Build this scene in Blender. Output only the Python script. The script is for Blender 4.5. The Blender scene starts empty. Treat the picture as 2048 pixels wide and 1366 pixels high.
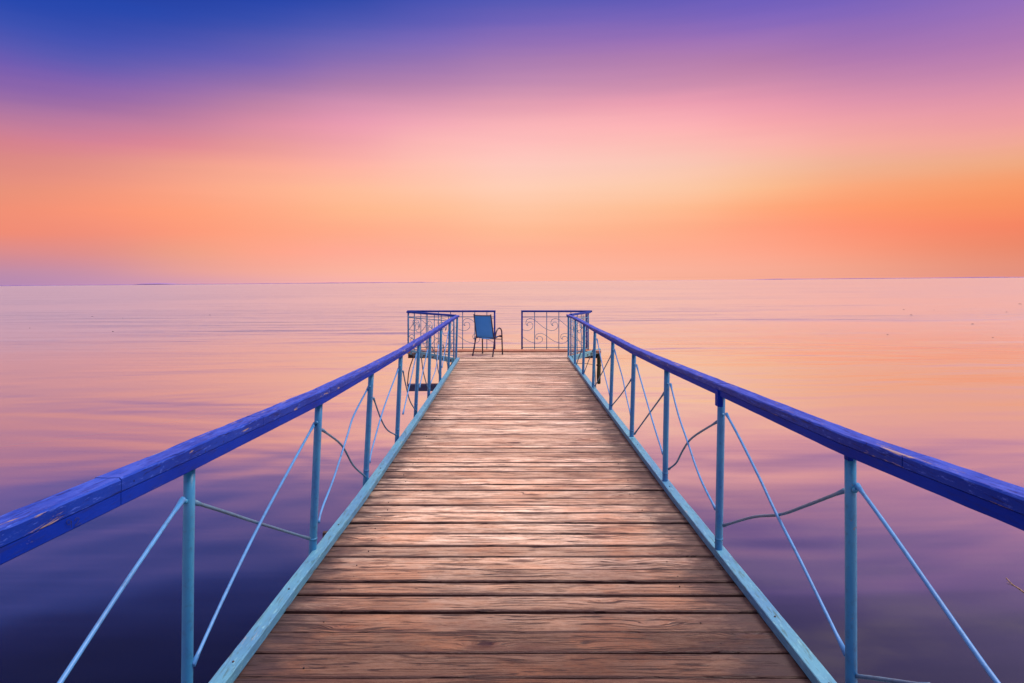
import bpy, math, random
from mathutils import Vector, Matrix, Quaternion, noise
R = math.radians
random.seed(7)
sc = bpy.context.scene
COL = sc.collection
F, CX, CY, EYE = 1365.0, 1023.0, 562.5, 1.58      # focal length in pixels, vanishing point of the pier, eye height over the deck
WATER_Z = -1.6
LEAN = 0.0084                                     # the old pier sags this much to its right-hand side
RM = Matrix.Translation((0, 0, EYE)) @ Matrix.Rotation(LEAN, 4, 'Y') @ Matrix.Translation((0, 0, -EYE))

def on_side(px, py, X):            # point of the vertical plane x = X
    d = X * F / (px - CX)
    return Vector((X, d, EYE - (py - CY) * d / F))
def at_depth(px, py, d):
    return Vector(((px - CX) * d / F, d, EYE - (py - CY) * d / F))

# ------------------------------------------------------------------ mesh helpers
class MB:
    def __init__(s): s.v = []; s.f = []; s.sm = []; s.tone = []; s.mi = []; s.rim = None
    def add(s, vs, fs, smooth=False, tone=0.5, mi=0):
        b = len(s.v); s.v += [tuple(v) for v in vs]; s.tone += [tone] * len(vs)
        for f in fs: s.f.append(tuple(i + b for i in f)); s.sm.append(smooth); s.mi.append(mi)
    def box(s, c, d, rz=0, tone=.5, mi=0):
        M = Matrix.Translation(c) @ Matrix.Rotation(rz, 4, 'Z')
        x, y, z = d[0] / 2, d[1] / 2, d[2] / 2
        e = min(x, y, z) * .16
        # chamfered box: three rings per axis direction
        vs = []
        for (a, b, cc) in ((x - e, y - e, -z), (x, y, -z + e), (x, y, z - e), (x - e, y - e, z)):
            k = min(e, a * .3, b * .3)
            for (px, py) in ((a - k, -b), (a, -b + k), (a, b - k), (a - k, b), (-a + k, b), (-a, b - k), (-a, -b + k), (-a + k, -b)):
                vs.append(M @ Vector((px, py, cc)))
        fs = [tuple(range(7, -1, -1)), tuple(range(24, 32))]
        for r in range(3):
            for i in range(8):
                j = (i + 1) % 8
                fs.append((r * 8 + i, r * 8 + j, r * 8 + 8 + j, r * 8 + 8 + i))
        s.add(vs, fs, tone=tone, mi=mi)
    def tube(s, pts, r, n=8, tone=.5, mi=0, caps=True):
        pts = [Vector(p) for p in pts]
        rr = r if isinstance(r, (list, tuple)) else [r] * len(pts)
        t0 = (pts[1] - pts[0]).normalized()
        up = Vector((0, 0, 1)) if abs(t0.z) < .9 else Vector((1, 0, 0))
        nrm = t0.cross(up).normalized(); vs = []; prev = t0
        for i, p in enumerate(pts):
            if i == 0: t = t0
            elif i == len(pts) - 1: t = (pts[i] - pts[i - 1]).normalized()
            else: t = ((pts[i + 1] - p).normalized() + (p - pts[i - 1]).normalized()).normalized()
            q = prev.rotation_difference(t); nrm = (q @ nrm).normalized(); prev = t
            bn = t.cross(nrm)
            for k in range(n):
                a = 2 * math.pi * k / n
                vs.append(p + rr[i] * (math.cos(a) * nrm + math.sin(a) * bn))
        fs = []
        for i in range(len(pts) - 1):
            for k in range(n):
                k2 = (k + 1) % n
                fs.append((i * n + k, i * n + k2, (i + 1) * n + k2, (i + 1) * n + k))
        if caps:
            fs.append(tuple(range(n - 1, -1, -1))); fs.append(tuple(range((len(pts) - 1) * n, len(pts) * n)))
        s.add(vs, fs, smooth=True, tone=tone, mi=mi)
    def loft(s, secs, closed=True, smooth=False, tone=.5, mi=0):
        n = len(secs[0]); vs = [p for q in secs for p in q]; fs = []
        for i in range(len(secs) - 1):
            for k in range(n if closed else n - 1):
                k2 = (k + 1) % n
                fs.append((i * n + k, i * n + k2, (i + 1) * n + k2, (i + 1) * n + k))
        if closed:
            fs.append(tuple(range(n - 1, -1, -1))); fs.append(tuple(range((len(secs) - 1) * n, len(secs) * n)))
        s.add(vs, fs, smooth=smooth, tone=tone, mi=mi)
    def build(s, name, mat, parent=None, origin=None, top=False):
        o0 = Vector(origin) if origin is not None else (Vector(parent['_loc']) if parent is not None else Vector())
        me = bpy.data.meshes.new(name)
        me.from_pydata([tuple(Vector(v) - o0) for v in s.v], [], s.f)
        mats = mat if isinstance(mat, list) else [mat]
        for m in mats: me.materials.append(m)
        me.polygons.foreach_set('use_smooth', s.sm)
        me.polygons.foreach_set('material_index', s.mi)
        a = me.attributes.new('tone', 'FLOAT', 'POINT'); a.data.foreach_set('value', s.tone)
        if s.rim:
            a = me.attributes.new('rim', 'FLOAT', 'POINT'); a.data.foreach_set('value', s.rim)
        import bmesh
        bm = bmesh.new(); bm.from_mesh(me); bmesh.ops.recalc_face_normals(bm, faces=bm.faces); bm.to_mesh(me); bm.free()
        o = bpy.data.objects.new(name, me); COL.objects.link(o)
        o['_loc'] = list(o0)
        if parent is not None: o.parent = parent
        elif top: o.matrix_world = RM @ Matrix.Translation(o0)
        return o

def smooth_path(pts, sub=6):
    pts = [Vector(p) for p in pts]
    if len(pts) < 3: return pts
    P = [2 * pts[0] - pts[1]] + pts + [2 * pts[-1] - pts[-2]]; out = []
    for i in range(1, len(P) - 2):
        a, b, c, d = P[i - 1:i + 3]
        for k in range(sub):
            t = k / sub
            out.append(.5 * ((2 * b) + (c - a) * t + (2 * a - 5 * b + 4 * c - d) * t * t + (3 * b - a - 3 * c + d) * t ** 3))
    out.append(pts[-1]); return out

def thing(name, label, cat, loc, group=None):
    o = bpy.data.objects.new(name, None); COL.objects.link(o)
    o.empty_display_size = .1
    o.matrix_world = RM @ Matrix.Translation(loc)
    o['label'] = label; o['category'] = cat
    if group: o['group'] = group
    o['_loc'] = list(loc)
    return o
def tag(o, label, cat, group=None):
    o['label'] = label; o['category'] = cat
    if group: o['group'] = group

# ------------------------------------------------------------------ materials
def lin(c):
    return tuple(((v / 255) / 12.92 if v / 255 <= .04045 else ((v / 255 + .055) / 1.055) ** 2.4) for v in c) + (1,)
class NT:
    def __init__(s, tree): s.t = tree; s.n = tree.nodes; s.l = tree.links; s.n.clear()
    def new(s, typ, **kw):
        nd = s.n.new(typ)
        for k, v in kw.items(): setattr(nd, k, v)
        return nd
    def link(s, a, b): s.l.new(a, b)
    def put(s, sock, v):
        if v is None: return
        if hasattr(v, 'links') or isinstance(v, bpy.types.NodeSocket): s.l.new(v, sock)
        else: sock.default_value = v
    def math(s, op, a, b=None, c=None, clamp=False):
        nd = s.new('ShaderNodeMath', operation=op, use_clamp=clamp)
        s.put(nd.inputs[0], a); s.put(nd.inputs[1], b)
        if c is not None: s.put(nd.inputs[2], c)
        return nd.outputs[0]
    def mix(s, f, a, b, blend='MIX'):
        nd = s.new('ShaderNodeMix', data_type='RGBA', blend_type=blend)
        s.put(nd.inputs[0], f); s.put(nd.inputs[6], a); s.put(nd.inputs[7], b)
        return nd.outputs[2]
    def noise(s, vec, scale, detail=4, rough=.55, dist=0, dim='3D'):
        nd = s.new('ShaderNodeTexNoise', noise_dimensions=dim)
        s.put(nd.inputs['Vector'], vec); nd.inputs['Scale'].default_value = scale
        nd.inputs['Detail'].default_value = detail; nd.inputs['Roughness'].default_value = rough
        nd.inputs['Distortion'].default_value = dist
        return nd.outputs['Fac']
    def ramp(s, f, stops, interp='LINEAR'):
        nd = s.new('ShaderNodeValToRGB'); cr = nd.color_ramp; cr.interpolation = interp
        while len(cr.elements) > 1: cr.elements.remove(cr.elements[-1])
        cr.elements[0].position = stops[0][0]; cr.elements[0].color = stops[0][1]
        for p, c in stops[1:]:
            e = cr.elements.new(p); e.color = c
        s.put(nd.inputs[0], f); return nd.outputs[0]
    def step(s, f, a, b):
        nd = s.new('ShaderNodeMapRange', interpolation_type='SMOOTHSTEP')
        s.put(nd.inputs[0], f); nd.inputs[1].default_value = a; nd.inputs[2].default_value = b
        return nd.outputs[0]
    def vscale(s, vec, sc_, loc=None):
        nd = s.new('ShaderNodeMapping'); s.put(nd.inputs['Vector'], vec)
        nd.inputs['Scale'].default_value = sc_
        if loc is not None: s.put(nd.inputs['Location'], loc)
        return nd.outputs[0]
    def bump(s, h, strength, dist, normal=None):
        nd = s.new('ShaderNodeBump'); s.put(nd.inputs['Height'], h)
        nd.inputs['Strength'].default_value = strength; nd.inputs['Distance'].default_value = dist
        if normal is not None: s.put(nd.inputs['Normal'], normal)
        return nd.outputs[0]
def mat(name):
    m = bpy.data.materials.new(name); m.use_nodes = True; return m, NT(m.node_tree)
def finish(nt, col, rough, normal=None, spec=.5, metal=0, coat=0, ior=1.5):
    p = nt.new('ShaderNodeBsdfPrincipled'); o = nt.new('ShaderNodeOutputMaterial')
    nt.put(p.inputs['Base Color'], col); nt.put(p.inputs['Roughness'], rough)
    p.inputs['Specular IOR Level'].default_value = spec; p.inputs['Metallic'].default_value = metal
    p.inputs['IOR'].default_value = ior
    p.inputs['Coat Weight'].default_value = coat
    if normal is not None: nt.put(p.inputs['Normal'], normal)
    nt.link(p.outputs[0], o.inputs[0]); return p
def g(v): return (v, v, v, 1)
WHITE = (1, 1, 1, 1)

def paint(name, base, alt, chip, axis, chip_amt=.66, rough=.42, dark=(.02, .02, .03, 1), spec=.5, fleck=None, ior=1.5, chalk=None):
    m, n = mat(name)
    co = n.new('ShaderNodeTexCoord').outputs['Object']
    st = {'y': (9, .9, 9), 'x': (.9, 9, 9), 'z': (9, 9, .9), 'n': (4, 4, 4)}[axis]
    v = n.vscale(co, st)
    fib = n.noise(v, 9, 6, .65)
    broad = n.noise(co, 2.3, 4, .6)
    fine = n.noise(co, 70, 4, .7)
    col = n.mix(n.step(broad, .3, .7), base, alt)
    col = n.mix(n.math('MULTIPLY', n.step(fib, .5, .72), .35), col, dark)
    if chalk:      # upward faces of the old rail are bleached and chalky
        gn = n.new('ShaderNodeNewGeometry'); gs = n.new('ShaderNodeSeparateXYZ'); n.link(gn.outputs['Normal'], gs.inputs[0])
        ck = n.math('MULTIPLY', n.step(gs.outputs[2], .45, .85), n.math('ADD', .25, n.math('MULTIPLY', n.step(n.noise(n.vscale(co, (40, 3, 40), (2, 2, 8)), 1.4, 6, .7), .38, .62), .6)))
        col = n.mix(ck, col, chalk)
    if fleck:
        fk = n.noise(n.vscale(co, (60, 11, 60), (5, 2, 1)), 1.6, 6, .75)
        col = n.mix(n.math('MULTIPLY', n.step(fk, .56, .64), .5), col, fleck)
        col = n.mix(n.math('MULTIPLY', n.step(n.noise(n.vscale(co, (80, 5, 80), (1, 7, 3)), 1.3, 6, .7), .56, .61), .8), col, dark)
    ch = n.noise(v, 3.2, 7, .72, .6)
    chm = n.step(ch, chip_amt, chip_amt + .035)
    col = n.mix(n.math('MULTIPLY', chm, .8), col, chip)
    spots = n.step(n.noise(co, 26, 3, .6), .71, .745)
    col = n.mix(spots, col, dark)
    h = n.math('ADD', n.math('MULTIPLY', fib, .7), n.math('MULTIPLY', fine, .3))
    h = n.math('SUBTRACT', h, n.math('MULTIPLY', chm, .5))
    nb = n.bump(h, .55, .003)
    finish(n, col, n.math('ADD', rough - .08, n.math('MULTIPLY', fine, .2)), nb, spec, ior=ior)
    return m

M_RAIL = paint('rail_blue_paint', (.001, .019, .27, 1), (.003, .028, .34, 1), (.22, .2, .24, 1), 'y', .66, .55, spec=.5, ior=1.12)
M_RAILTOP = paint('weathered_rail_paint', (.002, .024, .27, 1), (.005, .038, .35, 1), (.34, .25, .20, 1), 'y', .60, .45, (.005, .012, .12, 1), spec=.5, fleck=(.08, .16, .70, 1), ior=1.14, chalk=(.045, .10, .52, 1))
M_PIPE = paint('light_blue_pipe_paint', (.024, .225, .43, 1), (.016, .155, .40, 1), (.20, .10, .06, 1), 'n', .66, .38)
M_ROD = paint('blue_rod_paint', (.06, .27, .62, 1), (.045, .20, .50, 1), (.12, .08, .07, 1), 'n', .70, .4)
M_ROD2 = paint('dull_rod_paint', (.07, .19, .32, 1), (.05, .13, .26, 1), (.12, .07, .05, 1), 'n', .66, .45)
M_KERB = paint('kerb_turquoise_paint', (.09, .31, .45, 1), (.065, .23, .42, 1), (.55, .38, .28, 1), 'y', .655, .45, (.05, .13, .14, 1), fleck=(.28, .60, .66, 1))
M_KERBX = paint('fascia_turquoise_paint', (.10, .34, .42, 1), (.07, .26, .37, 1), (.2, .14, .12, 1), 'n', .68, .45)
M_FRAIL = paint('deep_blue_rail_paint', (.004, .03, .26, 1), (.008, .05, .33, 1), (.02, .02, .06, 1), 'x', .70, .45, spec=.5, ior=1.15)
M_IRON = paint('scroll_iron_paint', (.09, .28, .46, 1), (.06, .20, .38, 1), (.09, .04, .03, 1), 'n', .62, .5)
M_DARK = paint('dark_rusty_iron', (.03, .02, .03, 1), (.05, .025, .02, 1), (.12, .05, .03, 1), 'n', .6, .7)
M_BEAM = paint('navy_steel_beam', (.03, .045, .14, 1), (.02, .03, .10, 1), (.1, .06, .05, 1), 'n', .66, .5)
M_FRAME = paint('chair_frame_enamel', (.022, .010, .045, 1), (.016, .008, .04, 1), (.03, .015, .05, 1), 'n', .75, .35)

def m_sling():
    m, n = mat('chair_mesh_fabric')
    co = n.new('ShaderNodeTexCoord').outputs['Object']
    w1 = n.noise(n.vscale(co, (300, 300, 300)), 1, 2); b = n.noise(co, 6, 3)
    col = n.mix(b, (.018, .20, .62, 1), (.03, .26, .75, 1))
    finish(n, col, .55, n.bump(w1, .3, .001)); return m
M_SLING = m_sling()

def m_wood():
    m, n = mat('weathered_deck_planks')
    co = n.vscale(n.new('ShaderNodeTexCoord').outputs['Object'], (1, 1, 1), (0, 6, .06))
    at = n.new('ShaderNodeAttribute', attribute_name='tone').outputs['Fac']
    off = n.new('ShaderNodeCombineXYZ')
    n.link(n.math('MULTIPLY', at, 91.7), off.inputs[0]); n.link(n.math('MULTIPLY', at, 37.1), off.inputs[2])
    P = n.new('ShaderNodeVectorMath', operation='ADD'); n.link(co, P.inputs[0]); n.link(off.outputs[0], P.inputs[1]); P = P.outputs[0]
    sx = n.new('ShaderNodeSeparateXYZ'); n.link(co, sx.inputs[0])
    # knots bend the grain
    kv = n.vscale(P, (1.5, 5.5, 1))
    vo = n.new('ShaderNodeTexVoronoi', feature='F1'); n.link(kv, vo.inputs['Vector']); vo.inputs['Scale'].default_value = 1.0
    kd = vo.outputs['Distance']
    knot = n.math('SUBTRACT', 1.0, n.step(kd, .02, .33))
    wob = n.noise(n.vscale(P, (1.2, 5, 1)), 1.6, 3, .5)
    gy = n.math('ADD', n.math('MULTIPLY', wob, .045), n.math('MULTIPLY', knot, .035))
    ga = n.new('ShaderNodeCombineXYZ'); n.link(gy, ga.inputs[1])
    G = n.new('ShaderNodeVectorMath', operation='ADD'); n.link(P, G.inputs[0]); n.link(ga.outputs[0], G.inputs[1]); G = G.outputs[0]
    grain = n.noise(n.vscale(G, (3.6, 62, 1)), 1.3, 8, .74)
    fineg = n.noise(n.vscale(G, (34, 300, 1)), 1.0, 4, .7)
    broad = n.noise(n.vscale(P, (1.0, 2.2, 1)), 1.7, 5, .62)
    patch = n.noise(n.vscale(co, (1.3, 1.6, 1), (3.1, 7.7, 0)), 1.1, 5, .62)
    col = n.ramp(n.math('ADD', n.math('MULTIPLY', grain, .60), n.math('MULTIPLY', fineg, .40)),
                 [(.33, (.075, .035, .022, 1)), (.42, (.36, .21, .13, 1)), (.475, (.74, .54, .39, 1)), (.57, (.93, .77, .63, 1))])
    col = n.mix(n.math('MULTIPLY', n.step(broad, .42, .68), .55), col, n.mix(1.0, col, (.62, .40, .27, 1), 'MULTIPLY'))
    # per-plank tone
    tn = n.ramp(n.math('FRACT', n.math('MULTIPLY', at, 7.31)), [(0, (.62, .56, .52, 1)), (.45, (.94, .92, .90, 1)), (1, (1.15, 1.14, 1.14, 1))])
    col = n.mix(1.0, col, tn, 'MULTIPLY')
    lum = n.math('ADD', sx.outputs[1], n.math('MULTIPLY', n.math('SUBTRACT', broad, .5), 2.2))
    bleach_vignette = n.step(lum, 2.45, 4.75)
    col = n.mix(bleach_vignette, n.mix(1.0, col, (.115, .072, .058, 1), 'MULTIPLY'), col)  # browner near boards, with a vignette painted in as extra near-end darkening
    # worn orange remains of old paint, strongest at the near end of the pier
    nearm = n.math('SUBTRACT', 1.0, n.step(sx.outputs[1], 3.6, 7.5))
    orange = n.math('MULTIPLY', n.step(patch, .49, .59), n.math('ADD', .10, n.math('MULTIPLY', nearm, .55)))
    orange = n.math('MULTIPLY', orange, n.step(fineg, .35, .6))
    col = n.mix(orange, col, n.mix(bleach_vignette, (.18, .075, .035, 1), (.54, .25, .13, 1)))
    # grime blackens board ends along the kerbs; the wider side darkening is painted vignette
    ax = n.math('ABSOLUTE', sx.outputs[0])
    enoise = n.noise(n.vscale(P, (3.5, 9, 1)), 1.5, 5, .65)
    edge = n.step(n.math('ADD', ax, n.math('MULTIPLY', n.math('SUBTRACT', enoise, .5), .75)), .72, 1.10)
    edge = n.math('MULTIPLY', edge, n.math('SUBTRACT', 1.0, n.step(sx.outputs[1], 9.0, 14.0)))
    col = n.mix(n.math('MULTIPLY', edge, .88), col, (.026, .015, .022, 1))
    stain = n.math('MULTIPLY', n.step(n.noise(n.vscale(P, (.9, 3, 1), (9, 2, 0)), 1.5, 5, .65), .52, .68), .45)
    col = n.mix(stain, col, (.10, .05, .04, 1))
    rim = n.new('ShaderNodeAttribute', attribute_name='rim').outputs['Fac']
    rimf = n.math('MULTIPLY', n.step(n.math('ADD', rim, n.math('MULTIPLY', n.math('SUBTRACT', n.noise(n.vscale(P, (3, 30, 1)), 1.5, 4, .6), .5), 1.3)), .25, .95), .88)
    col = n.mix(rimf, col, (.045, .022, .018, 1))
    ln = n.noise(n.vscale(G, (.55, 95, 1), (7, 3, 1)), 1.0, 3, .6)
    lnm = n.math('SUBTRACT', 1.0, n.step(n.math('ABSOLUTE', n.math('SUBTRACT', ln, .47)), .004, .03))
    lnm = n.math('MULTIPLY', lnm, n.step(broad, .40, .58))
    col = n.mix(n.math('MULTIPLY', lnm, .55), col, (.10, .05, .035, 1))
    # checks (cracks along the grain)
    cr = n.noise(n.vscale(G, (1.1, 34, 1), (4, 9, 2)), 1.15, 3, .55)
    crack = n.math('SUBTRACT', 1.0, n.step(n.math('ABSOLUTE', n.math('SUBTRACT', cr, .5)), .010, .034))
    crack = n.math('MULTIPLY', crack, n.step(n.noise(n.vscale(P, (2.2, 8, 1), (1, 5, 3)), 1.3, 3, .5), .36, .46))
    col = n.mix(n.math('MULTIPLY', crack, .9), col, (.022, .010, .010, 1))
    ring = n.math('MULTIPLY', n.math('SINE', n.math('MULTIPLY', kd, 70)), n.step(knot, .55, .9))
    kn = n.math('MULTIPLY', n.math('SUBTRACT', 1.0, n.step(kd, .05, .13)), .8)
    col = n.mix(kn, col, (.07, .03, .02, 1))
    col = n.mix(n.math('MULTIPLY', n.step(ring, .2, .9), .45), col, (.10, .05, .04, 1))
    specks = n.step(n.noise(n.vscale(co, (17, 42, 1)), 1, 4, .65), .66, .70)
    col = n.mix(n.math('MULTIPLY', specks, .75), col, (.04, .02, .015, 1))
    h = n.math('ADD', n.math('MULTIPLY', grain, .8), n.math('MULTIPLY', fineg, .5))
    h = n.math('SUBTRACT', h, n.math('MULTIPLY', crack, .9))
    nb = n.bump(h, .8, .005)
    rg = n.math('ADD', .27, n.math('MULTIPLY', grain, .22))
    rg = n.math('ADD', rg, n.math('MULTIPLY', edge, .2))
    finish(n, col, rg, nb, .4)
    return m
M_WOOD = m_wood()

def simple(name, c, rough, c2=None, sc_=5):
    m, n = mat(name); co = n.new('ShaderNodeTexCoord').outputs['Object']
    f = n.noise(co, sc_, 5, .6)
    finish(n, n.mix(n.step(f, .35, .65), c, c2 or tuple(v * .6 for v in c[:3]) + (1,)), rough, n.bump(f, .6, .01)); return m
M_LOG = simple('mossy_log', (.030, .045, .016, 1), .75, (.012, .012, .010, 1), 9)
M_WEED = simple('floating_weed', (.035, .025, .045, 1), .8)
M_REED = simple('dry_reed', (.34, .24, .16, 1), .7, (.12, .08, .06, 1), 30)
M_SHORE = simple('distant_shore', (.26, .17, .42, 1), .9, (.30, .20, .46, 1), .004)  # pale violet is distance haze painted into the base colour
M_SCRIB = simple('scratched_ink', (.004, .008, .05, 1), .7)
M_LIP = simple('end_board_wood', (.46, .20, .11, 1), .5, (.33, .13, .07, 1), 6)

def m_water():
    m, n = mat('still_lake_water')
    co = n.new('ShaderNodeTexCoord').outputs['Object']
    big = n.noise(n.vscale(co, (.018, .05, 1)), 1, 3, .5)
    rip = n.noise(n.vscale(co, (.055, .42, 1)), 1.0, 4, .55, .25)
    rip2 = n.noise(n.vscale(co, (.22, 1.6, 1)), 1.0, 3, .55, .2)
    swl = n.noise(n.vscale(co, (.09, .17, 1), (3, 3, 0)), 1.0, 3, .45, .6)
    sxy = n.new('ShaderNodeSeparateXYZ'); n.link(co, sxy.inputs[0])
    far = n.step(sxy.outputs[1], 16, 42)
    msk = n.math('MULTIPLY', n.math('ADD', .30, n.math('MULTIPLY', n.step(big, .40, .58), .9)), n.math('ADD', .02, n.math('MULTIPLY', far, 1.3)))
    h = n.math('ADD', n.math('MULTIPLY', n.math('MULTIPLY', rip, n.math('ADD', .004, msk)), .30),
               n.math('MULTIPLY', rip2, n.math('ADD', .0006, n.math('MULTIPLY', far, .045))))
    h = n.math('ADD', h, n.math('MULTIPLY', swl, .13))
    nb = n.bump(h, 1.0, 1.0)
    lw = n.new('ShaderNodeLayerWeight'); lw.inputs['Blend'].default_value = .5
    n.link(nb, lw.inputs['Normal'])
    fac = n.ramp(lw.outputs['Facing'], [(.48, g(.17)), (.58, g(.33)), (.68, g(.62)), (.75, g(.86)), (.83, g(.96)), (.95, g(1.0))])
    ga = n.new('ShaderNodeBsdfGlossy'); n.link(n.math('SUBTRACT', .14, n.math('MULTIPLY', far, .07)), ga.inputs['Roughness'])
    ga.inputs['Color'].default_value = (.98, 1, .87, 1); n.link(nb, ga.inputs['Normal'])
    gb = n.new('ShaderNodeBsdfGlossy'); gb.inputs['Roughness'].default_value = .36
    gb.inputs['Color'].default_value = (1, .985, .99, 1); n.link(nb, gb.inputs['Normal'])
    gl = n.new('ShaderNodeMixShader'); rad = n.new('ShaderNodeVectorMath', operation='LENGTH'); n.link(co, rad.inputs[0])
    R_ = rad.outputs['Value']
    ruf = n.math('MULTIPLY', n.step(n.math('DIVIDE', n.math('MULTIPLY', sxy.outputs[0], -1.0), n.math('ADD', R_, 1.0)), .0, .55), n.step(R_, 8, 26))
    n.link(n.math('ADD', .03, n.math('ADD', n.math('MULTIPLY', n.step(R_, 9, 60), .38), n.math('MULTIPLY', ruf, .38)), clamp=True), gl.inputs[0])
    n.link(ga.outputs[0], gl.inputs[1]); n.link(gb.outputs[0], gl.inputs[2])
    df = n.new('ShaderNodeBsdfDiffuse')
    murk = n.noise(n.vscale(co, (.35, .6, 1), (8, 1, 0)), 1.2, 5, .6)
    wx = n.math('ADD', sxy.outputs[0], n.math('MULTIPLY', n.math('SUBTRACT', murk, .5), 5.0))
    shoal = n.math('MULTIPLY', n.step(wx, -.5, 4.0), n.math('SUBTRACT', 1.0, n.step(sxy.outputs[1], 9, 20)))
    deep = n.mix(murk, (.0, .0015, .010, 1), (.005, .009, .010, 1))
    bed = n.mix(n.step(murk, .38, .62), (.020, .017, .034, 1), (.048, .044, .040, 1))
    n.link(n.mix(shoal, deep, bed), df.inputs['Color'])
    mx = n.new('ShaderNodeMixShader'); n.link(fac, mx.inputs[0]); n.link(df.outputs[0], mx.inputs[1]); n.link(gl.outputs[0], mx.inputs[2])
    o = n.new('ShaderNodeOutputMaterial'); n.link(mx.outputs[0], o.inputs[0])
    return m
M_WATER = m_water()

# ------------------------------------------------------------------ sky
def build_world():
    w = bpy.data.worlds.new('World'); sc.world = w; w.use_nodes = True
    n = NT(w.node_tree)
    d = n.new('ShaderNodeTexCoord').outputs['Generated']
    s = n.new('ShaderNodeSeparateXYZ'); n.link(d, s.inputs[0])
    az = n.math('ARCTAN2', s.outputs[0], s.outputs[1])
    el = n.math('ARCSINE', s.outputs[2])
    wv = n.noise(n.vscale(d, (2.2, 2.2, 16)), 1.3, 4, .55, .3)
    wv2 = n.noise(n.vscale(d, (3.0, 3.0, 60)), 1.0, 3, .5)
    amp = n.step(el, .02, .16)
    el2 = n.math('ADD', el, n.math('MULTIPLY', n.math('SUBTRACT', wv, .5), n.math('MULTIPLY', amp, .010)))
    el2 = n.math('ADD', el2, n.math('MULTIPLY', n.math('SUBTRACT', wv2, .5), n.math('MULTIPLY', amp, .010)))
    TOP = R(80)
    pos = n.math('DIVIDE', el2, TOP, clamp=True)
    ys = [0, 42, 83, 125, 167, 209, 250, 285, 330, 375, 417, 459, 500, 540, 562]
    T = {
     20: [(38,72,175),(60,82,178),(84,88,179),(112,92,178),(136,100,173),(162,114,166),(195,126,154),(212,129,140),(221,137,130),(230,144,122),(240,143,117),(242,140,115),(215,140,145),(185,138,170),(178,135,178)],
     360: [(38,68,168),(48,74,172),(75,85,178),(105,95,178),(140,105,175),(172,118,165),(200,130,158),(222,135,148),(240,160,140),(252,165,135),(255,160,122),(255,155,122),(238,162,135),(232,162,155),(212,155,178)],
     700: [(45,74,170),(78,88,178),(112,102,182),(145,113,178),(178,128,172),(212,145,178),(235,155,178),(240,162,170),(255,178,165),(255,190,155),(255,185,143),(255,172,138),(255,170,150),(252,180,160),(248,178,170)],
     1024: [(86,90,180),(115,100,185),(145,112,182),(170,125,178),(195,140,178),(228,160,178),(250,180,184),(255,190,188),(254,202,190),(255,207,183),(255,199,165),(255,188,150),(255,178,150),(255,182,160),(253,180,158)],
     1360: [(103,93,185),(128,103,185),(160,115,182),(182,128,175),(205,142,175),(238,160,178),(254,180,182),(252,188,180),(250,200,182),(253,202,170),(255,190,148),(255,175,138),(255,172,143),(252,178,155),(248,176,152)],
     1700: [(118,98,190),(138,105,184),(160,114,180),(178,122,176),(200,136,173),(226,150,172),(240,163,167),(245,172,160),(240,178,148),(250,168,125),(255,155,110),(255,148,115),(252,155,125),(245,165,140),(243,165,142)],
     2028: [(150,112,188),(160,116,184),(172,120,180),(188,128,176),(208,140,173),(226,150,168),(237,158,162),(241,167,152),(240,170,130),(248,155,105),(248,145,98),(245,132,98),(235,135,105),(228,142,120),(225,142,125)]}
    T[190] = [(35,72,175),(48,74,172),(62,80,178),(88,90,178),(130,98,175),(158,108,165),(195,125,160),(218,132,150),(226,145,135),(245,152,125),(252,150,120),(240,143,125),(225,142,140),(200,145,170),(195,145,180)]
    T[530] = [(38,70,172),(58,80,175),(95,93,178),(115,98,180),(155,115,172),(192,132,165),(222,145,165),(232,155,155),(250,170,150),(255,178,145),(255,170,135),(255,165,132),(255,165,140),(245,170,155),(235,170,170)]
    T[860] = [(75,85,180),(95,93,182),(125,105,185),(155,118,178),(185,132,175),(218,152,178),(243,170,182),(253,185,182),(255,195,178),(255,198,168),(255,190,150),(255,178,145),(255,175,150),(255,182,160),(252,182,165)]
    T[1530] = [(112,96,190),(135,105,188),(165,118,182),(182,125,170),(205,140,172),(235,155,175),(248,168,172),(253,182,175),(248,192,165),(252,190,145),(255,170,125),(255,160,128),(255,165,138),(250,172,150),(245,170,148)]
    for xm, xa, xb in ((1190, 1024, 1360), (1865, 1700, 2028)): T[xm] = [tuple((p + q) / 2 for p, q in zip(a_, b_)) for a_, b_ in zip(T[xa], T[xb])]
    hi = {20: [(22.0,(44,48,128)),(23.5,(6,8,102)),(27,(2,2,92)),(38,(2,2,92))], 360: [(23.5,(30,40,125)),(26,(6,10,100)),(31,(4,4,88)),(38,(4,4,88))],  # unseen sky above the view, dark band invented to darken near water
          700: [(25,(30,45,140)),(28,(22,26,112)),(33,(20,20,98)),(38,(20,20,98))], 1024: [(25,(66,70,160)),(28,(56,54,136)),(33,(54,48,126)),(38,(54,48,126))],
          1360: [(24.5,(86,80,158)),(27,(72,68,140)),(32,(68,62,135)),(38,(66,60,132))], 1700: [(23.5,(98,86,160)),(26,(78,74,142)),(30,(70,66,134)),(38,(68,62,130))],
          2028: [(21,(124,102,168)),(24,(96,92,150)),(28,(78,76,136)),(38,(72,68,132))]}
    hk = sorted(hi)
    for x in T:
        if x not in hi:
            lo = max(k for k in hk if k < x); up = min(k for k in hk if k > x); t = (x - lo) / (up - lo)
            hi[x] = [(a_[0] + (b_[0] - a_[0]) * t, tuple(p + (q - p) * t for p, q in zip(a_[1], b_[1]))) for a_, b_ in zip(hi[lo], hi[up])]
    cols = []
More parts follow.
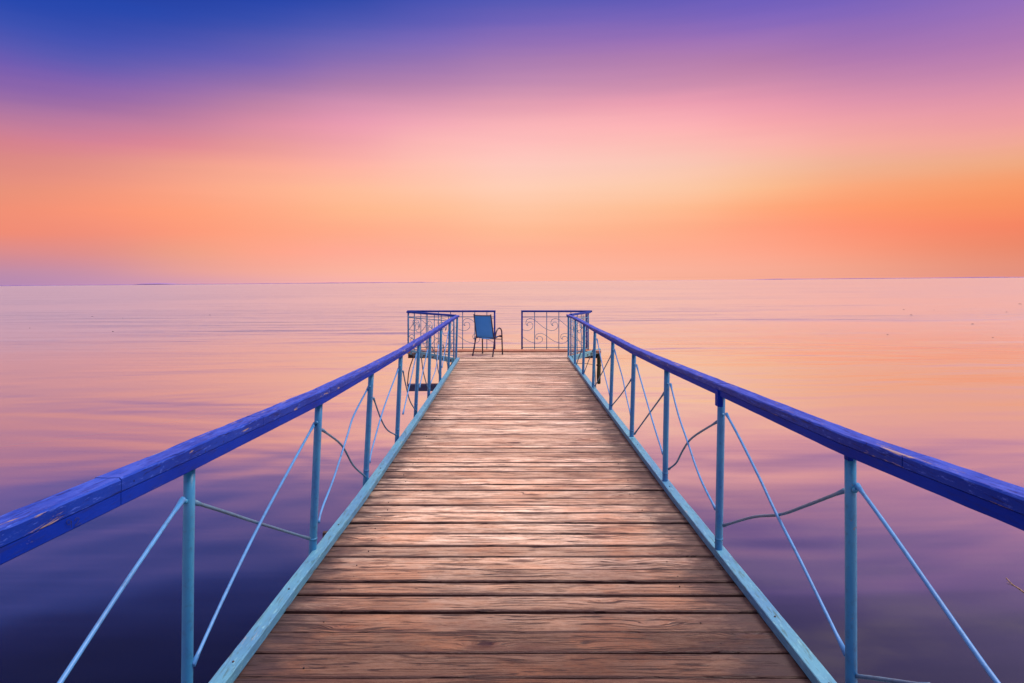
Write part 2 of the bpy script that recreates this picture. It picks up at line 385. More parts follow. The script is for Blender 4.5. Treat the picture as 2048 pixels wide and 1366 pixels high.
    for x in sorted(T):
        a = math.atan((x - CX) / F); st = []
        for y, c in zip(ys, T[x]):
            hor = CY - (x - CX) * 17.2 / 2048      # the horizon of the lake at this bearing
            e = math.atan(max(0, hor - y * hor / CY) / F * math.cos(a))
            st.append((e / TOP, lin(c)))
        for e, c in hi[x]: st.append((R(e) / TOP, lin(c)))
        st += [(R(47) / TOP, lin((150, 128, 170))), (R(56) / TOP, lin((250, 222, 210))), (1.0, lin((255, 232, 215)))]  # imagined bright cloud overhead, out of view, added to light the deck
        st.sort(key=lambda q: q[0]); cols.append((a, n.ramp(pos, st)))
    back = n.ramp(pos, [(0, lin((205, 165, 185))), (.15, lin((190, 150, 190))), (.35, lin((150, 135, 195))), (.6, lin((200, 170, 205))), (1, lin((250, 220, 222)))])
    azc = n.math('MINIMUM', n.math('MAXIMUM', az, -.66), .66); tot = None; acc = None
    for a0, r0 in cols:
        q = n.math('DIVIDE', n.math('SUBTRACT', azc, a0), .085)
        wgt = n.math('EXPONENT', n.math('MULTIPLY', n.math('MULTIPLY', q, q), -1.0))
        sv = n.new('ShaderNodeVectorMath', operation='SCALE'); n.link(r0, sv.inputs[0]); n.link(wgt, sv.inputs['Scale'])
        if acc is None: acc = sv.outputs[0]; tot = wgt
        else:
            ad = n.new('ShaderNodeVectorMath', operation='ADD'); n.link(acc, ad.inputs[0]); n.link(sv.outputs[0], ad.inputs[1])
            acc = ad.outputs[0]; tot = n.math('ADD', tot, wgt)
    fin = n.new('ShaderNodeVectorMath', operation='SCALE'); n.link(acc, fin.inputs[0]); n.link(n.math('DIVIDE', 1.0, tot), fin.inputs['Scale'])
    c = fin.outputs[0]
    bk = n.step(n.math('ABSOLUTE', az), R(48), R(115))
    c = n.mix(bk, c, back)
    stk = n.noise(n.vscale(d, (2.5, 2.5, 42), (3, 1, 0)), 1.6, 5, .6, .2)
    sv2 = n.new('ShaderNodeVectorMath', operation='SCALE'); n.link(c, sv2.inputs[0])
    n.link(n.math('ADD', .98, n.math('MULTIPLY', stk, .04)), sv2.inputs['Scale']); c = sv2.outputs[0]
    zen = n.new('ShaderNodeVectorMath', operation='SCALE'); n.link(c, zen.inputs[0])
    n.link(n.math('ADD', 1.0, n.math('MULTIPLY', n.step(el, R(46), R(62)), 1.5)), zen.inputs['Scale']); c = zen.outputs[0]  # unseen zenith boosted further as extra light for the deck
    b = n.new('ShaderNodeBackground'); n.link(c, b.inputs[0]); b.inputs[1].default_value = 1.0
    o = n.new('ShaderNodeOutputWorld'); n.link(b.outputs[0], o.inputs[0])
build_world()
sun = bpy.data.lights.new('sun', 'SUN'); sun.energy = 3.3; sun.angle = R(25); sun.color = (1.0, .88, .78)
so = bpy.data.objects.new('sun', sun); COL.objects.link(so)
so.rotation_euler = Vector((0.62, 0.12, 0.95)).to_track_quat('Z', 'Y').to_euler()

# ------------------------------------------------------------------ water and far shore
wm = MB(); NR = 64; D = 14000
wm.add([(D * math.cos(2 * math.pi * i / NR), D * math.sin(2 * math.pi * i / NR), WATER_Z) for i in range(NR)] + [(0, 0, WATER_Z)],
       [(i, (i + 1) % NR, NR) for i in range(NR)])
water = wm.build('water', M_WATER); water['kind'] = 'structure'
sh = MB(); secs = []
for i in range(0, 321):
    px = -500 + i * 9.6
    dd = 4200
    t = (px - 1024) / F
    hgt = 3.6 + 2.2 * noise.noise(Vector((px * .012, 1.3, 0))) + 1.3 * noise.noise(Vector((px * .09, 4, 0)))
    if 268 < px < 345: hgt += 6.0 * math.sin((px - 268) / 77 * math.pi) ** .6 + 1.5 * noise.noise(Vector((px * .2, 0, 0)))
    if 850 < px < 1560: hgt *= max(.16, min(1, max((900 - px) / 50 * .6, (px - 1480) / 80)))  # shore shaped lower here to imitate fading into haze
    hgt = max(.4, hgt)
    c = Vector((t * dd, dd, WATER_Z))
    secs.append([c + Vector((0, 0, -.5)), c + Vector((0, 2, hgt * .7)), c + Vector((0, 30, hgt)), c + Vector((0, 90, hgt * .9)), c + Vector((0, 160, -.5))])
sh.loft(secs, smooth=True)
shore = sh.build('far_shore', M_SHORE); shore['kind'] = 'structure'

# ------------------------------------------------------------------ pier: deck, kerbs, beams, piles
pier = thing('wooden_pier', 'weathered plank pier with light blue kerbs running straight out over the lake', 'pier', (0, 6, -.06))
LK = [(-1.5, -1.10), (1.0, -1.10), (2.4, -1.098), (3.6, -1.075), (4.9, -1.046), (8, -1.036), (13.75, -1.043)]
RK = [(-1.5, 1.185), (1.0, 1.185), (2.7, 1.18), (4.9, 1.152), (8, 1.15), (14.1, 1.158)]
def ip(t, y):
    if y <= t[0][0]: return t[0][1]
    for (a, u), (b, v) in zip(t[:-1], t[1:]):
        if y <= b: return u + (v - u) * (y - a) / (b - a)
    return t[-1][1]
A_L = Vector((-2.36, 15.42, 0)); A_R = Vector((2.02, 15.62, 0)); N_L = Vector((-1.11, 13.72, 0)); N_R = Vector((1.2, 14.1, 0))
gaps = [-1.30, -1.13, -.96, -.8, -.63, -.46, -.28, -.11, .06, .24, .41, .58, .75, .93, 1.1, 1.28, 1.45, 1.62, 1.80, 1.97, 2.13, 2.30, 2.45, 2.57, 2.727, 2.903, 3.07, 3.253, 3.435, 3.595, 3.738, 3.915, 4.085, 4.27, 4.466, 4.659, 4.826]
rnd = random.Random(11)
while gaps[-1] < 15.05: gaps.append(gaps[-1] + rnd.choice([.105, .125, .14, .15, .16, .165, .175]))
gaps[-1] = 15.22
dk = MB(); rims = []
for k, (y0, y1) in enumerate(zip(gaps[:-1], gaps[1:])):
    gp = rnd.choice([.008, .010, .013, .016, .020]) if y0 > 6 else rnd.choice([.013, .015, .018, .021]); z = rnd.uniform(-.004, .003); tl = rnd.uniform(-.0035, .0035)
    if y1 > N_L.y:
        f = (y1 - N_L.y) / (A_L.y - N_L.y); xl = N_L.x + (A_L.x - N_L.x) * f + .02
    else: xl = ip(LK, (y0 + y1) / 2) - .045
    if y1 > N_R.y:
        f = (y1 - N_R.y) / (A_R.y - N_R.y); xr = N_R.x + (A_R.x - N_R.x) * f - .02
    else: xr = ip(RK, (y0 + y1) / 2) + .045
    n = max(30, int((xr - xl) / .06)); tone = rnd.random(); secs = []
    skew = rnd.uniform(-.004, .004)
    b = .005
    for i in range(n + 1):
        x = xl + (xr - xl) * i / n; u = x / 1.1
        w0 = .0035 * noise.noise(Vector((x * 2.3, k * 3.7, 0))) + .0012 * noise.noise(Vector((x * 16, k * 3.7, 0)))
        w1 = .0035 * noise.noise(Vector((x * 2.3, k * 3.7, 9))) + .0012 * noise.noise(Vector((x * 16, k * 3.7, 5)))
        ya = y0 + gp / 2 + w0 + skew * u; yb = y1 - gp / 2 + w1 + skew * u
        zz = z + .0025 * noise.noise(Vector((x * 1.4, k * 5.1, 3)))
        c = .0016
        q = .016 + .008 * noise.noise(Vector((x * 5, k * 2.3, 1)))
        secs.append([(x, ya, zz - .036), (x, ya, zz - b - tl), (x, ya + b * .8, zz - tl), (x, ya + q, zz - tl), (x, (ya + yb) / 2, zz - c), (x, yb - q, zz + tl), (x, yb - b * .8, zz + tl), (x, yb, zz - b + tl), (x, yb, zz - .036)])
        rims += [1, 1, .9, 0, 0, 0, .9, 1, 1]
    dk.loft(secs, tone=tone)
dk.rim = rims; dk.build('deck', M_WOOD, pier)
# lip board across the far end
lp = MB(); secs = []
for i in range(41):
    x = -2.34 + 4.34 * i / 40; zt = .030 + .003 * noise.noise(Vector((x * 1.7, 2, 0)))
    y0 = 15.235 + .004 * noise.noise(Vector((x * 3, 7, 0)))
    secs.append([(x, y0, -.03), (x, y0, zt - .004), (x, y0 + .004, zt), (x, 15.56, zt), (x, 15.565, zt - .004), (x, 15.565, -.03)])
lp.loft(secs, tone=.3); lp.build('end_board', M_LIP, pier)
# kerbs
def kerb(tab, s, y1, mb):
    secs = []; y = -1.4; i = 0
    while y < y1 + 1e-6:
        xi = ip(tab, y) + .0018 * noise.noise(Vector((y * 2.1, s * 5, 0)))
        zt = .046 + .0018 * noise.noise(Vector((y * 1.7, s * 9, 2))) + .0012 * noise.noise(Vector((y * 14, s * 9, 2)))
        c = .003 + .0015 * noise.noise(Vector((y * 9, s, 4))); w = .066
        secs.append([(xi, y, .0035), (xi, y, zt - c), (xi + s * c, y, zt), (xi + s * (w - c), y, zt - .001), (xi + s * w, y, zt - c), (xi + s * w, y, -.11), (xi + s * (w - .02), y, -.11), (xi + s * (w - .02), y, .0035)])
        y += .07
    mb.loft(secs)
k1 = MB(); kerb(LK, -1, 13.75, k1); k1.build('kerb', M_KERB, pier)
k2 = MB(); kerb(RK, 1, 14.1, k2); k2.build('kerb', M_KERB, pier)
def bar(mb, a, b, w, h, ext=0):      # rectangular bar from a to b (its top at the points), w wide h high
    a = Vector(a); b = Vector(b); t = (b - a).normalized(); a = a - t * ext; b = b + t * ext
    nn = Vector((-t.y, t.x, 0)).normalized() * w / 2; dz = Vector((0, 0, -h))
    c = min(w, h) * .12; zc = Vector((0, 0, -c)); nc = nn * (1 - 2 * c / w); L = (b - a).length; N = max(1, int(L / .15)); secs = []
    for i in range(N + 1):
        p = a.lerp(b, i / N)
        secs.append([p - nn + dz, p - nn + zc, p - nc, p + nc, p + nn + zc, p + nn + dz])
    mb.loft(secs)
fl = MB(); bar(fl, (N_L.x - .06, N_L.y + .06, .035), A_L + Vector((0, 0, .045)), .05, .10); fl.build('fascia', M_KERBX, pier)
fr = MB(); bar(fr, (N_R.x + .05, N_R.y + .03, .035), A_R + Vector((0, 0, .045)), .05, .10); fr.build('fascia', M_KERBX, pier)
fe = MB(); bar(fe, (A_L.x, 15.60, -.035), (A_R.x, 15.60, -.035), .05, .14); fe.build('end_beam', M_DARK, pier)
# joists and piles below the deck
js = MB()
for X in (-.85, 0, .9):
    js = MB(); bar(js, (X, -1.4, -.038), (X, 15.2, -.038), .08, .12); js.build('joist', M_DARK, pier)
for Y, X0, X1 in ((4.35, -1.20, 1.24), (1.4, -1.15, 1.2), (7.2, -1.13, 1.16), (9.1, -1.16, 1.15), (12.0, -1.1, 1.16)):
    cb = MB(); bar(cb, (X0, Y, -.045 if Y != 4.35 else -.016), (X0 + .1, Y, -.045 if Y != 4.35 else -.016), .03, .05)
    cb.build('bracket', M_DARK, pier); cb = MB(); bar(cb, (X1 - .1, Y, -.045 if Y != 4.35 else -.016), (X1, Y, -.045 if Y != 4.35 else -.016), .03, .05)
    cb.build('bracket', M_DARK, pier); cb = MB(); bar(cb, (X0 + .1, Y, -.16), (X1 - .1, Y, -.16), .1, .1); cb.build('cross_beam', M_DARK, pier)
for Y in (0, 3, 6, 9, 12, 15):
    for X in (-.8, .85):
        pm = MB(); pm.tube([(X, Y, -.14), (X, Y, -3.2)], .075, 12); pm.build('pile', M_LOG, pier)
lg = MB()
p0 = Vector((1.985, 15.52, -.03)); lg.tube([p0, p0 + Vector((.003, 0, -.12)), p0 + Vector((.005, 0, -.30)), p0 + Vector((-.004, 0, -.55)), p0 + Vector((0, 0, -.70)), p0 + Vector((.002, 0, -.725))], [.045, .047, .043, .046, .042, .030], 14)
log = lg.build('hanging_log', M_LOG, pier); log['label'] = 'dark mossy log hanging below the far right corner'
lr = MB()
lr.tube([(1.985 + .052 * math.cos(a * .35), 15.52 + .052 * math.sin(a * .35), -.33 + .008 * math.sin(a)) for a in range(19)], .009, 6)
lr.build('wire_ring', M_DARK, log); lr = MB()
lr.tube(smooth_path([at_depth(1185, 729, 15.2), at_depth(1170, 727, 15.1), at_depth(1150, 727, 15.0)]), .006, 5)
lr.build('mooring_wire', M_DARK, log); lr = MB()
lr.tube(smooth_path([at_depth(1190, 733, 15.4), at_depth(1191, 760, 15.3), at_depth(1192, 778, 15.2), at_depth(1194, 792, 15.1)]), .008, 5)
lr.build('mooring_wire', M_DARK, log)
# low steel beam at water level under the left wing with its bent hanger rods
lb = MB(); a = at_depth(814.6, 768, 14.5); b = a + Vector((1.2, .05, 0))
bar(lb, a, b, .14, .035); bar(lb, a + Vector((.01, 0, -.028)), b + Vector((-.01, 0, -.028)), .10, .12)
lbo = lb.build('low_beam', M_BEAM, pier)
for (x0, y0_, x1, y1_) in ((828, 711, 815, 768), (905, 724, 880, 781)):
    hb = MB(); hb.tube(smooth_path([at_depth(x0, y0_, 14.55), at_depth((x0 + x1) / 2 - 3, (y0_ + y1_) / 2, 14.53), at_depth(x1, y1_, 14.5)]), .012, 6)
    hb.build('hanger_rod', M_DARK, pier)
# bolt heads / nails in the kerbs and planks
bh = MB()
for tab, s, ys_ in ((LK, -1, (1.9, 2.75, 3.4, 4.3, 5.6, 6.9, 8.4)), (RK, 1, (1.8, 2.6, 3.12, 4.0, 5.1, 6.4, 7.7))):
    for y in ys_:
        x = ip(tab, y) + s * .03
        bh.tube([(x, y, .045), (x, y, .0495)], .0045, 8, tone=.1)
for k, (y0, y1) in enumerate(zip(gaps[:-1], gaps[1:])):
    if y0 > 9: break
    for X in (-.85, .9):
        if rnd.random() < .8:
            x = X + rnd.uniform(-.03, .03); y = (y0 + y1) / 2 + rnd.uniform(-.03, .03)
            bh.tube([(x, y, -.004), (x, y, .0015)], .004, 6)
nl = bh.build('nail_heads', M_DARK, pier); nl['kind'] = 'stuff'

# ------------------------------------------------------------------ railings
SL = [(-.6,-1.14,-1.14,1.04,1.12),(0.85,-1.14,-1.14,.995,1.075),(1.5,-1.140,-1.140,.966,1.044),(2.41,-1.137,-1.148,.925,1.008),(3.91,-1.103,-1.141,.885,.962),(5.33,-1.095,-1.140,.867,.929),(6.8,-1.103,-1.141,.847,.901),(8.2,-1.111,-1.153,.839,.891),(9.4,-1.122,-1.140,.832,.882),(10.8,-1.116,-1.131,.842,.888),(12.2,-1.099,-1.126,.862,.905),(13.73,-1.091,-1.117,.861,.898)]
SR = [(-.6,1.185,1.185,1.09,1.16),(0.85,1.185,1.185,1.05,1.122),(1.5,1.185,1.185,1.022,1.096),(2.39,1.187,1.191,.977,1.048),(3.91,1.203,1.186,.935,1.001),(5.25,1.196,1.181,.904,.970),(6.74,1.210,1.185,.870,.932),(8.17,1.215,1.185,.865,.925),(9.87,1.208,1.179,.861,.907),(11.3,1.209,1.184,.867,.906),(12.7,1.191,1.182,.872,.908),(14.2,1.186,1.186,.847,.888)]
def station(tab, y):
    for a, b in zip(tab[:-1], tab[1:]):
        if y <= b[0]:
            t = (y - a[0]) / (b[0] - a[0]); return [u + (v - u) * t for u, v in zip(a, b)]
    return list(tab[-1])
def rails(tab, s, par, joints, yend):
    def prof(y, kind, j):
        _, xt, _, zb, zt = station(tab, y)
        nz = lambda f, q: noise.noise(Vector((y * f, q + s * 3, j * 7)))
        if kind == 'top':
            w = .078; zs = zb + (zt - zb) * .50; xi = xt - s * (.041 + .001 * nz(2.2, 1)); xo = xi + s * (w + .002 * nz(4, 2))
            c = .0055 + .003 * nz(6, 3) + .002 * nz(22, 5); t = zt + .0022 * nz(3, 6) + .0016 * nz(17, 8)
            return [(xi, y, zs + .0012), (xi, y, t - c), (xi + s * c * .9, y, t), (xi + s * w * .5, y, t - .001 + .001 * nz(9, 9)), (xo - s * c, y, t), (xo, y, t - c), (xo, y, zs + .0012)]
        w = .072; zs = zb + (zt - zb) * .50; xi = xt - s * .040; xo = xi + s * w
        return [(xi, y, zb + .003), (xi, y, zs - .001), (xo, y, zs - .001), (xo, y, zb + .003), (xo - s * .003, y, zb), (xi + s * .003, y, zb + .0008 * nz(9, 2))]
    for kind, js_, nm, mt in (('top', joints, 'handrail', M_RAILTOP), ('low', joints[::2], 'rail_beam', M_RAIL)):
        br = [-.6] + list(js_) + [yend]
        for j, (a, b) in enumerate(zip(br[:-1], br[1:])):
            mb = MB(); N = max(2, int((b - a) / .045)); secs = []
            for i in range(N + 1):
                secs.append(prof(a + .0015 + (b - a - .003) * i / N, kind, j))
            mb.loft(secs); mb.build(nm, mt, par)
def railing(tab, s, par, braces, rod_r=.0068):
    for i, (y, xt, xb, zb, zt) in enumerate(tab):
        if i in (0, 2): continue
        z0 = -.12; xb2 = xb + (xb - xt) * (-z0) / zb; r = .0195 if i <= 3 else .0215
        pm = MB(); N = 6; top = zb + .002
        pts = [(xb2 + (xt - xb2) * k / N + .0012 * noise.noise(Vector((k, y, s))), y, z0 + (top - z0) * k / N) for k in range(N + 1)]
        pm.tube(pts, r, 20)
        po = pm.build('post', M_PIPE, par)
        # weld collar low on the pipe and a small lug where the braces meet it
        fz = .62 if i > 1 else .7
        col = MB(); tt = (zb * .875 - z0) / (top - z0); cx_ = xb2 + (xt - xb2) * tt
        col.tube([(cx_, y - .02, zb * .875), (cx_ , y - .036, zb * .875 + .004)], .009, 8); col.build('weld_lug', M_PIPE, po); col = MB()
        t2 = (.12 - z0) / (top - z0); cx2 = xb2 + (xt - xb2) * t2
        col.tube([(cx2, y, .10), (cx2, y, .112)], r + .0016, 16)
        col.build('weld_collar', M_PIPE, po)
    for up, pl in braces:
        X = pl[0]; pts = smooth_path([on_side(px, py, X) for px, py in pl[1]], 5)
        bm_ = MB(); q = []
        for i, p in enumerate(pts):
            q.append(p + Vector((0, .0, 0)))
        L_ = len(q) - 1
        bm_.tube(q, [rod_r * (1 + .07 * noise.noise(Vector((i * .9, X * 9, pl[1][0][0])))) * (1.55 if i in (0, L_) else 1) for i in range(L_ + 1)], 8)
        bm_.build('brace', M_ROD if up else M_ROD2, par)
left = thing('pier_railing', 'long blue railing along the left side of the pier', 'railing', (-1.13, 6, 0), 'railings along the pier walkway')
right = thing('pier_railing', 'long blue railing along the right side of the pier', 'railing', (1.185, 6, 0), 'railings along the pier walkway')
rails(SL, -1, left, [1.92, 2.98, 4.0, 5.9, 6.95, 8.3, 10.15, 12.0], 13.78)
rails(SR, 1, right, [1.35, 2.0, 3.86, 5.1, 6.6, 8.35, 9.86, 12.4], 14.26)
xl, xr = -1.125, 1.192
BL = [(1,(xl-.005,[(366,998),(255,1160),(120,1366),(60,1457)])),(0,(xl-.012,[(390,1005),(450,1024),(520,1047),(618,1077)])),
 (1,(xl,[(629,847),(575,945),(519,1049),(450,1190),(386,1330)])),(0,(xl-.008,[(645,860),(683,890),(706,930),(727,950),(737,958)])),
 (1,(xl,[(737,774),(708,830),(695,870),(668,955),(645,1015),(637,1045)])),(0,(xl-.01,[(747,796),(762,838),(775,860),(792,870)])),
 (1,(xl,[(797,737),(768,815),(745,895),(739,925)])),(0,(xl-.01,[(806,742),(812,772),(820,802),(832,822)])),
 (1,(xl,[(833,708),(818,775),(806,828)])),(0,(xl-.01,[(841,700),(846,740),(852,765),(857,780)])),
 (1,(xl,[(855,700),(846,742),(839,775)])),(1,(xl,[(877,690),(872,736),(861,767)])),
 (0,(xl-.01,[(864,694),(872,715),(876,739),(880,756)])),(0,(xl-.01,[(886,690),(892,715),(896,735)])),
 (1,(xl,[(897,662),(889,707),(884,735)]))]
BR = [(1,(xr+.005,[(1714,970),(1790,1075),(1940,1290),(1995,1366),(2060,1455)])),(0,(xr+.012,[(1690,981),(1610,1012),(1560,1029),(1506,1034),(1448,1051)])),
 (1,(xr,[(1453,828),(1480,878),(1520,958),(1553,1028),(1600,1120),(1693,1310)])),(0,(xr+.01,[(1437,842),(1385,875),(1366,900),(1353,925),(1338,938)])),
 (1,(xr,[(1341,768),(1357,830),(1375,883),(1400,955),(1431,1018)])),(0,(xr+.01,[(1329,785),(1300,825),(1269,868)])),
 (1,(xr,[(1273,730),(1293,800),(1309,855),(1326,908)])),(0,(xr+.01,[(1263,758),(1245,785),(1235,798),(1224,811)])),
 (1,(xr,[(1229,700),(1245,755),(1252,790),(1262,832)])),(0,(xr+.01,[(1223,709),(1207,740),(1190,772)])),
 (1,(xr,[(1194,678),(1207,740),(1220,792)])),(0,(xr+.01,[(1186,700),(1177,722),(1168,746)])),
 (0,(xr+.01,[(1164,698),(1153,728)])),(0,(xr+.01,[(1711,1352),(1760,1358),(1860,1373)]))]
railing(SL, -1, left, BL); railing(SR, 1, right, BR)
# dark blue wooden block hanging under the right rail beside a post
bk = MB(); pk = on_side(1437, 800, 1.165); bk.box((1.168, pk.y, pk.z + .01), (.03, .055, .09)); bk.build('rail_block', M_RAIL, right)
bk = MB(); pk = on_side(1697, 920, 1.17); bk.box((1.176, pk.y + .01, .972), (.02, .03, .03)); bk.build('rail_block', M_RAIL, right)
# faint hand-scratched figures on the inside of the left rail
sb = MB(); XI = -1.0955
def scrib(pts): sb.tube(smooth_path([on_side(x, y, XI) for x, y in pts], 4), .0006, 5)
scrib([(142, 1043), (137, 1039), (133, 1044), (136, 1050), (141, 1047), (143, 1042), (143, 1056)])
sb.build('scratched_figure', M_SCRIB, left); sb = MB()
scrib([(149, 1042), (153, 1036), (158, 1037), (157, 1043), (150, 1051), (158, 1048), (163, 1046)])
sb.build('scratched_figure', M_SCRIB, left)

# ------------------------------------------------------------------ scrollwork fences round the pier head
US = [(0,0),(-14,-2),(-25,-10),(-34,-28),(-36,-50),(-28,-76),(-8,-94),(14,-101),(38,-102),(62,-96),(95,-78),(150,-30),(210,20),(262,50),(306,66),(346,70),(388,58),(416,30),(424,-3),(413,-34),(388,-50),(364,-47),(347,-30),(345,-12),(352,-2),(360,0)]
def fence(name, label, P0, P1, par_group, bars, first, upoff, ztop=.915, flip=False, wob=0, pm_=None, post0=True, post1=True, rail_ext=(0, 0)):
    P0 = Vector(P0); P1 = Vector(P1); L = (P1 - P0).length; t = (P1 - P0) / L
    o = thing(name, label, 'fence', P0.lerp(P1, .5), par_group)
    zb = P0.z
    P = lambda u, z: Vector((P0.x + t.x * u, P0.y + t.y * u, z + zb))
    rl = MB(); pts = [P(-rail_ext[0], ztop - .026), P(L + rail_ext[1], ztop - .026)]
    bar(rl, pts[0] + Vector((0, 0, .026)), pts[1] + Vector((0, 0, .026)), .06, .042); rl.build('handrail', M_FRAIL, o)
    for flag, u in ((post0, 0), (post1, L)):
        if flag:
            pm = MB(); pm.tube([P(u, -.03), P(u, .3), P(u, .6), P(u, ztop - .044)], .019 if pm_ is None else .015, 12); pm.build('post', pm_ or M_FRAIL, o)
    u = first; k = 0
    while u < L - .03:
        if u > .03:
            bmb = MB(); w = wob * noise.noise(Vector((u * 5, 1, 1)))
            bmb.tube([P(u, -.02), P(u + w * .5, .3), P(u - w, .6), P(u, ztop - .03)], .0085, 8); bmb.build('bar', M_IRON if wob else M_PIPE, o)
        u += bars
    wr = MB(); wr.tube([P(0, .765), P(L, .765)], .0085, 8); wr.build('cross_wire', M_IRON, o)
    wr = MB(); wr.tube([P(0, .068), P(L, .068)], .0085, 8); wr.build('cross_wire', M_IRON, o)
    K = .00159
    for (zc, ks, off) in ((.565, 1.0, upoff), (.255, .82, upoff + 140 * K)):
        per = 360 * K; m = math.floor((0 - off) / per) - 1
        while off + m * per < L:
            u0 = off + m * per; run = []
            pth = smooth_path([Vector((u0 + x * K, 0, zc - y * K * ks)) for x, y in US], 3)
            for q in pth:
                if 0 < q.x < L: run.append(P(q.x, q.z) + Vector((0, -.004, 0)) + Vector((wob * noise.noise(Vector((q.x * 6, q.z * 6, 1))), wob * noise.noise(Vector((q.x * 6, q.z * 6, 8))), 0)))
                elif len(run) > 2: break
                else: run = []
            if len(run) > 2:
                s_ = MB(); s_.tube(run, .0062, 6); s_.build('scroll', M_IRON, o)
            m += 1
    return o
GF = 'scrollwork fence sections round the pier head'
fl_ = fence('scroll_fence', 'scrollwork fence section behind the blue chair, left of the gap', (-2.36, 15.6, 0), (-.385, 15.6, 0), GF, .277, .135, (928.5 - 814) * 15.6 / F, rail_ext=(.02, .02))
fr_ = fence('scroll_fence', 'scrollwork fence section closing the far end, right of the gap', (.24, 15.6, 0), (1.72, 15.6, 0), GF, .277, .288, .147, rail_ext=(.02, .12))
fs1 = fence('scroll_fence', 'short scrollwork fence angled back from the end of the left railing', (-1.17, 13.85, 0), (-2.33, 15.40, 0), GF, .29, .2, .35, ztop=.905, rail_ext=(.05, .03), wob=.01, pm_=M_PIPE)
fs2 = fence('scroll_fence', 'narrow bent scrollwork fence angled back from the end of the right railing', (1.24, 14.25, 0), (1.74, 15.45, 0), GF, .3, .15, .1, ztop=.90, rail_ext=(.03, .1), wob=.03, pm_=M_PIPE)

# ------------------------------------------------------------------ chair
def chair():
    o = thing('garden_chair', 'blue mesh garden chair with dark tube frame facing out over the lake', 'chair', (0, 0, 0))
    for s in (-1, 1):
        m = MB()
        arm = [(s*.235,.25,0),(s*.233,.235,.25),(s*.231,.225,.44),(s*.23,.215,.50),(s*.228,.185,.545),(s*.226,.135,.57),(s*.224,.07,.572),(s*.222,.01,.552),(s*.220,-.05,.505),(s*.219,-.095,.43),(s*.222,-.15,.32),(s*.232,-.27,0)]
        m.tube(smooth_path(arm[:2], 2)[:-1] + smooth_path(arm[1:], 5), .0145, 12); leg = m.build('leg_and_armrest', M_FRAME, o)
        f = MB()
        for p in (arm[0], arm[-1]):
            f = MB(); f.tube([(p[0], p[1], -.002), (p[0], p[1], .02)], .018, 10); f.build('foot_cap', M_FRAME, leg)
        fr = MB()
        fr.tube(smooth_path([(s*.205,.24,.375),(s*.205,.22,.405),(s*.204,.1,.40),(s*.203,-.06,.375),(s*.203,-.12,.385),(s*.201,-.155,.44),(s*.198,-.21,.62),(s*.194,-.285,.885)], 6), .0125, 10)
        fr.build('side_frame', M_FRAME, o)
    cb = MB()
    cb.tube([(-.205,.225,.385),(.205,.225,.385)], .011, 10); cb.build('crossbar', M_FRAME, o)
    cb = MB(); cb.tube([(-.22,-.105,.385),(.22,-.105,.385)], .012, 10); cb.build('crossbar', M_FRAME, o)
    cb = MB(); cb.tube([(-.225,.2,.33),(.225,.2,.33)],.009,8); cb.build('crossbar', M_FRAME, o)
    tb = MB(); tb.tube(smooth_path([(-.194,-.278,.862),(-.1,-.288,.858),(0,-.29,.857),(.1,-.288,.858),(.194,-.278,.862)]), .010, 8); tb.build('top_bar', M_FRAME, o)
    bk_ = MB(); secs = []
    path = smooth_path([(0,-.125,.39),(0,-.155,.44),(0,-.21,.62),(0,-.278,.862)], 6)
    for p in path:
        row = []
        for i in range(9):
            u = -1 + i / 4; sag = .018 * (1 - u * u)
            row.append((u * .197, p.y - sag * .8, p.z))
        row += [(x, y + .005, z) for x, y, z in reversed(row)]
        secs.append(row)
    bk_.loft(secs, smooth=False); bk_.build('backrest', M_SLING, o)
    st = MB(); secs = []
    for p in smooth_path([(0,.235,.40),(0,.1,.40),(0,-.06,.375),(0,-.115,.386)], 5):
        row = []
        for i in range(9):
            u = -1 + i / 4; row.append((u * .2, p.y, p.z - .02 * (1 - u * u)))
        row += [(x, y, z - .005) for x, y, z in reversed(row)]
        secs.append(row)
    st.loft(secs); st.build('seat', M_SLING, o)
    return o
ch = chair()
cx0 = ((941.5 + 982.7 + 967 + 1007.5) / 4 - CX) * 14.62 / F
ch.matrix_world = RM @ Matrix.Translation((cx0 + .01, 14.62, .0)) @ Matrix.Rotation(R(-22), 4, 'Z')

# ------------------------------------------------------------------ bits floating on the lake
def on_water(px, py):
    # the ray of the rolled view through that pixel meets the water sheet
    dr = (RM.to_3x3() @ Vector(((px - CX) / F, 1, -(py - CY) / F)))
    t = (WATER_Z - EYE) / dr.z
    return Vector((0, 0, EYE)) + dr * t
def weed(px, py, size, label, grp='weed scraps floating on the lake'):
    size *= .42; p = on_water(px, py); r_ = random.Random(int(px * 7 + py)); m = MB()
    n = 9
    for q in range(1):
        cx_, cy_ = 0, 0
        rr = [size * r_.uniform(.25, .6) for _ in range(n)]
        ring = [(cx_ + rr[i] * math.cos(2*math.pi*i/n), cy_ + rr[i] * math.sin(2*math.pi*i/n), .0) for i in range(n)]
        top = [(cx_ + (x - cx_) * .5, cy_ + (y - cy_) * .5, size * .10) for x, y, z in ring]
        m.loft([ring, top], smooth=True)
    o = m.build('floating_weed', M_WEED); o.location = p
    tag(o, label, 'weed', grp)
weed(1807, 619, .55, 'small dark weed clump on the rippled water, highest of those at right')
weed(1868, 620, .35, 'tiny weed scrap in the upper row at far right')
weed(1822, 630, .6, 'long weed scrap on the pink ripples at right')
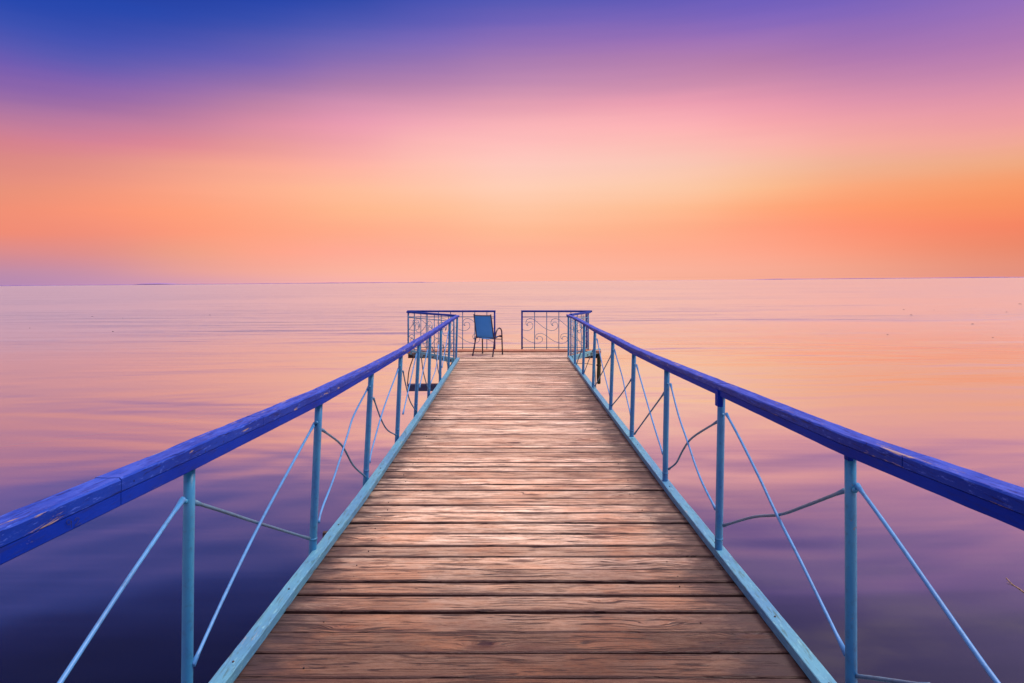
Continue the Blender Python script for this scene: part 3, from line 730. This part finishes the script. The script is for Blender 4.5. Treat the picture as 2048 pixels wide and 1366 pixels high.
weed(1945, 648, .5, 'dark weed clump low in the ripples near the right edge')
weed(1775, 669, .3, 'weed scrap on the brighter pink water at right, left of the low clumps')
weed(1985, 675, .3, 'weed scrap on the brighter pink water at the far right, lowest')
weed(2040, 608, .9, 'dark weed clump cut by the right edge of the view just below the shore')
weed(420, 630, .45, 'lone weed speck on the lilac water at left')
weed(246, 636, .3, 'tiny weed speck left of the lone one on the lilac water')
weed(185, 633, .45, 'flat weed scrap on the lilac water near the left edge, upper of two')
weed(226, 663, .45, 'dark flat weed scrap among the left ripples, on the brighter pink water')
weed(60, 656, .3, 'tiny weed scrap nearest the left edge below the upper ripples')
weed(1942, 618, .3, 'tiny weed speck between the upper weed clump and the right edge')
weed(2013, 624, .5, 'thin weed scrap just left of the clump cut by the right edge')
weed(10, 572.5, 5, 'dark speck at the far left just below the shoreline')
weed(1432, 628, .25, 'single faint speck on the water right of the pier head')
# reed stalk near the right edge
rp = MB(); a, b, c, d_ = [on_water(*q) for q in ((2012, 1156), (2026, 1170), (2040, 1179), (2062, 1196))]
rp.tube(smooth_path([q - a + Vector((0, 0, .004)) for q in (a, b, c, d_)], 4), [.003 + .0025 * (i / 12) for i in range(13)], 6)
rp.tube([b - a + Vector((0, 0, .006)), b - a + Vector((-.03, .05, .008))], .002, 5)
rd = rp.build('floating_reed', M_REED); rd.location = a
tag(rd, 'pale broken reed stalk floating on dark water by the right edge', 'reed')

for o in bpy.data.objects:
    if '_loc' in o: del o['_loc']

# ------------------------------------------------------------------ camera
cam = bpy.data.cameras.new('camera'); cam.sensor_width = 36; cam.lens = F / 2048 * 36
cam.clip_start = .05; cam.clip_end = 40000
cam.shift_x = 1 / 2048; cam.shift_y = -(683 - CY) / 2048
co = bpy.data.objects.new('camera', cam); COL.objects.link(co)
co.matrix_world = RM @ Matrix.Translation((0, 0, EYE)) @ Matrix.Rotation(R(90), 4, 'X')
sc.camera = co
sc.view_settings.view_transform = 'Standard'; sc.view_settings.look = 'None'
sc.view_settings.exposure = 0; sc.view_settings.gamma = 1
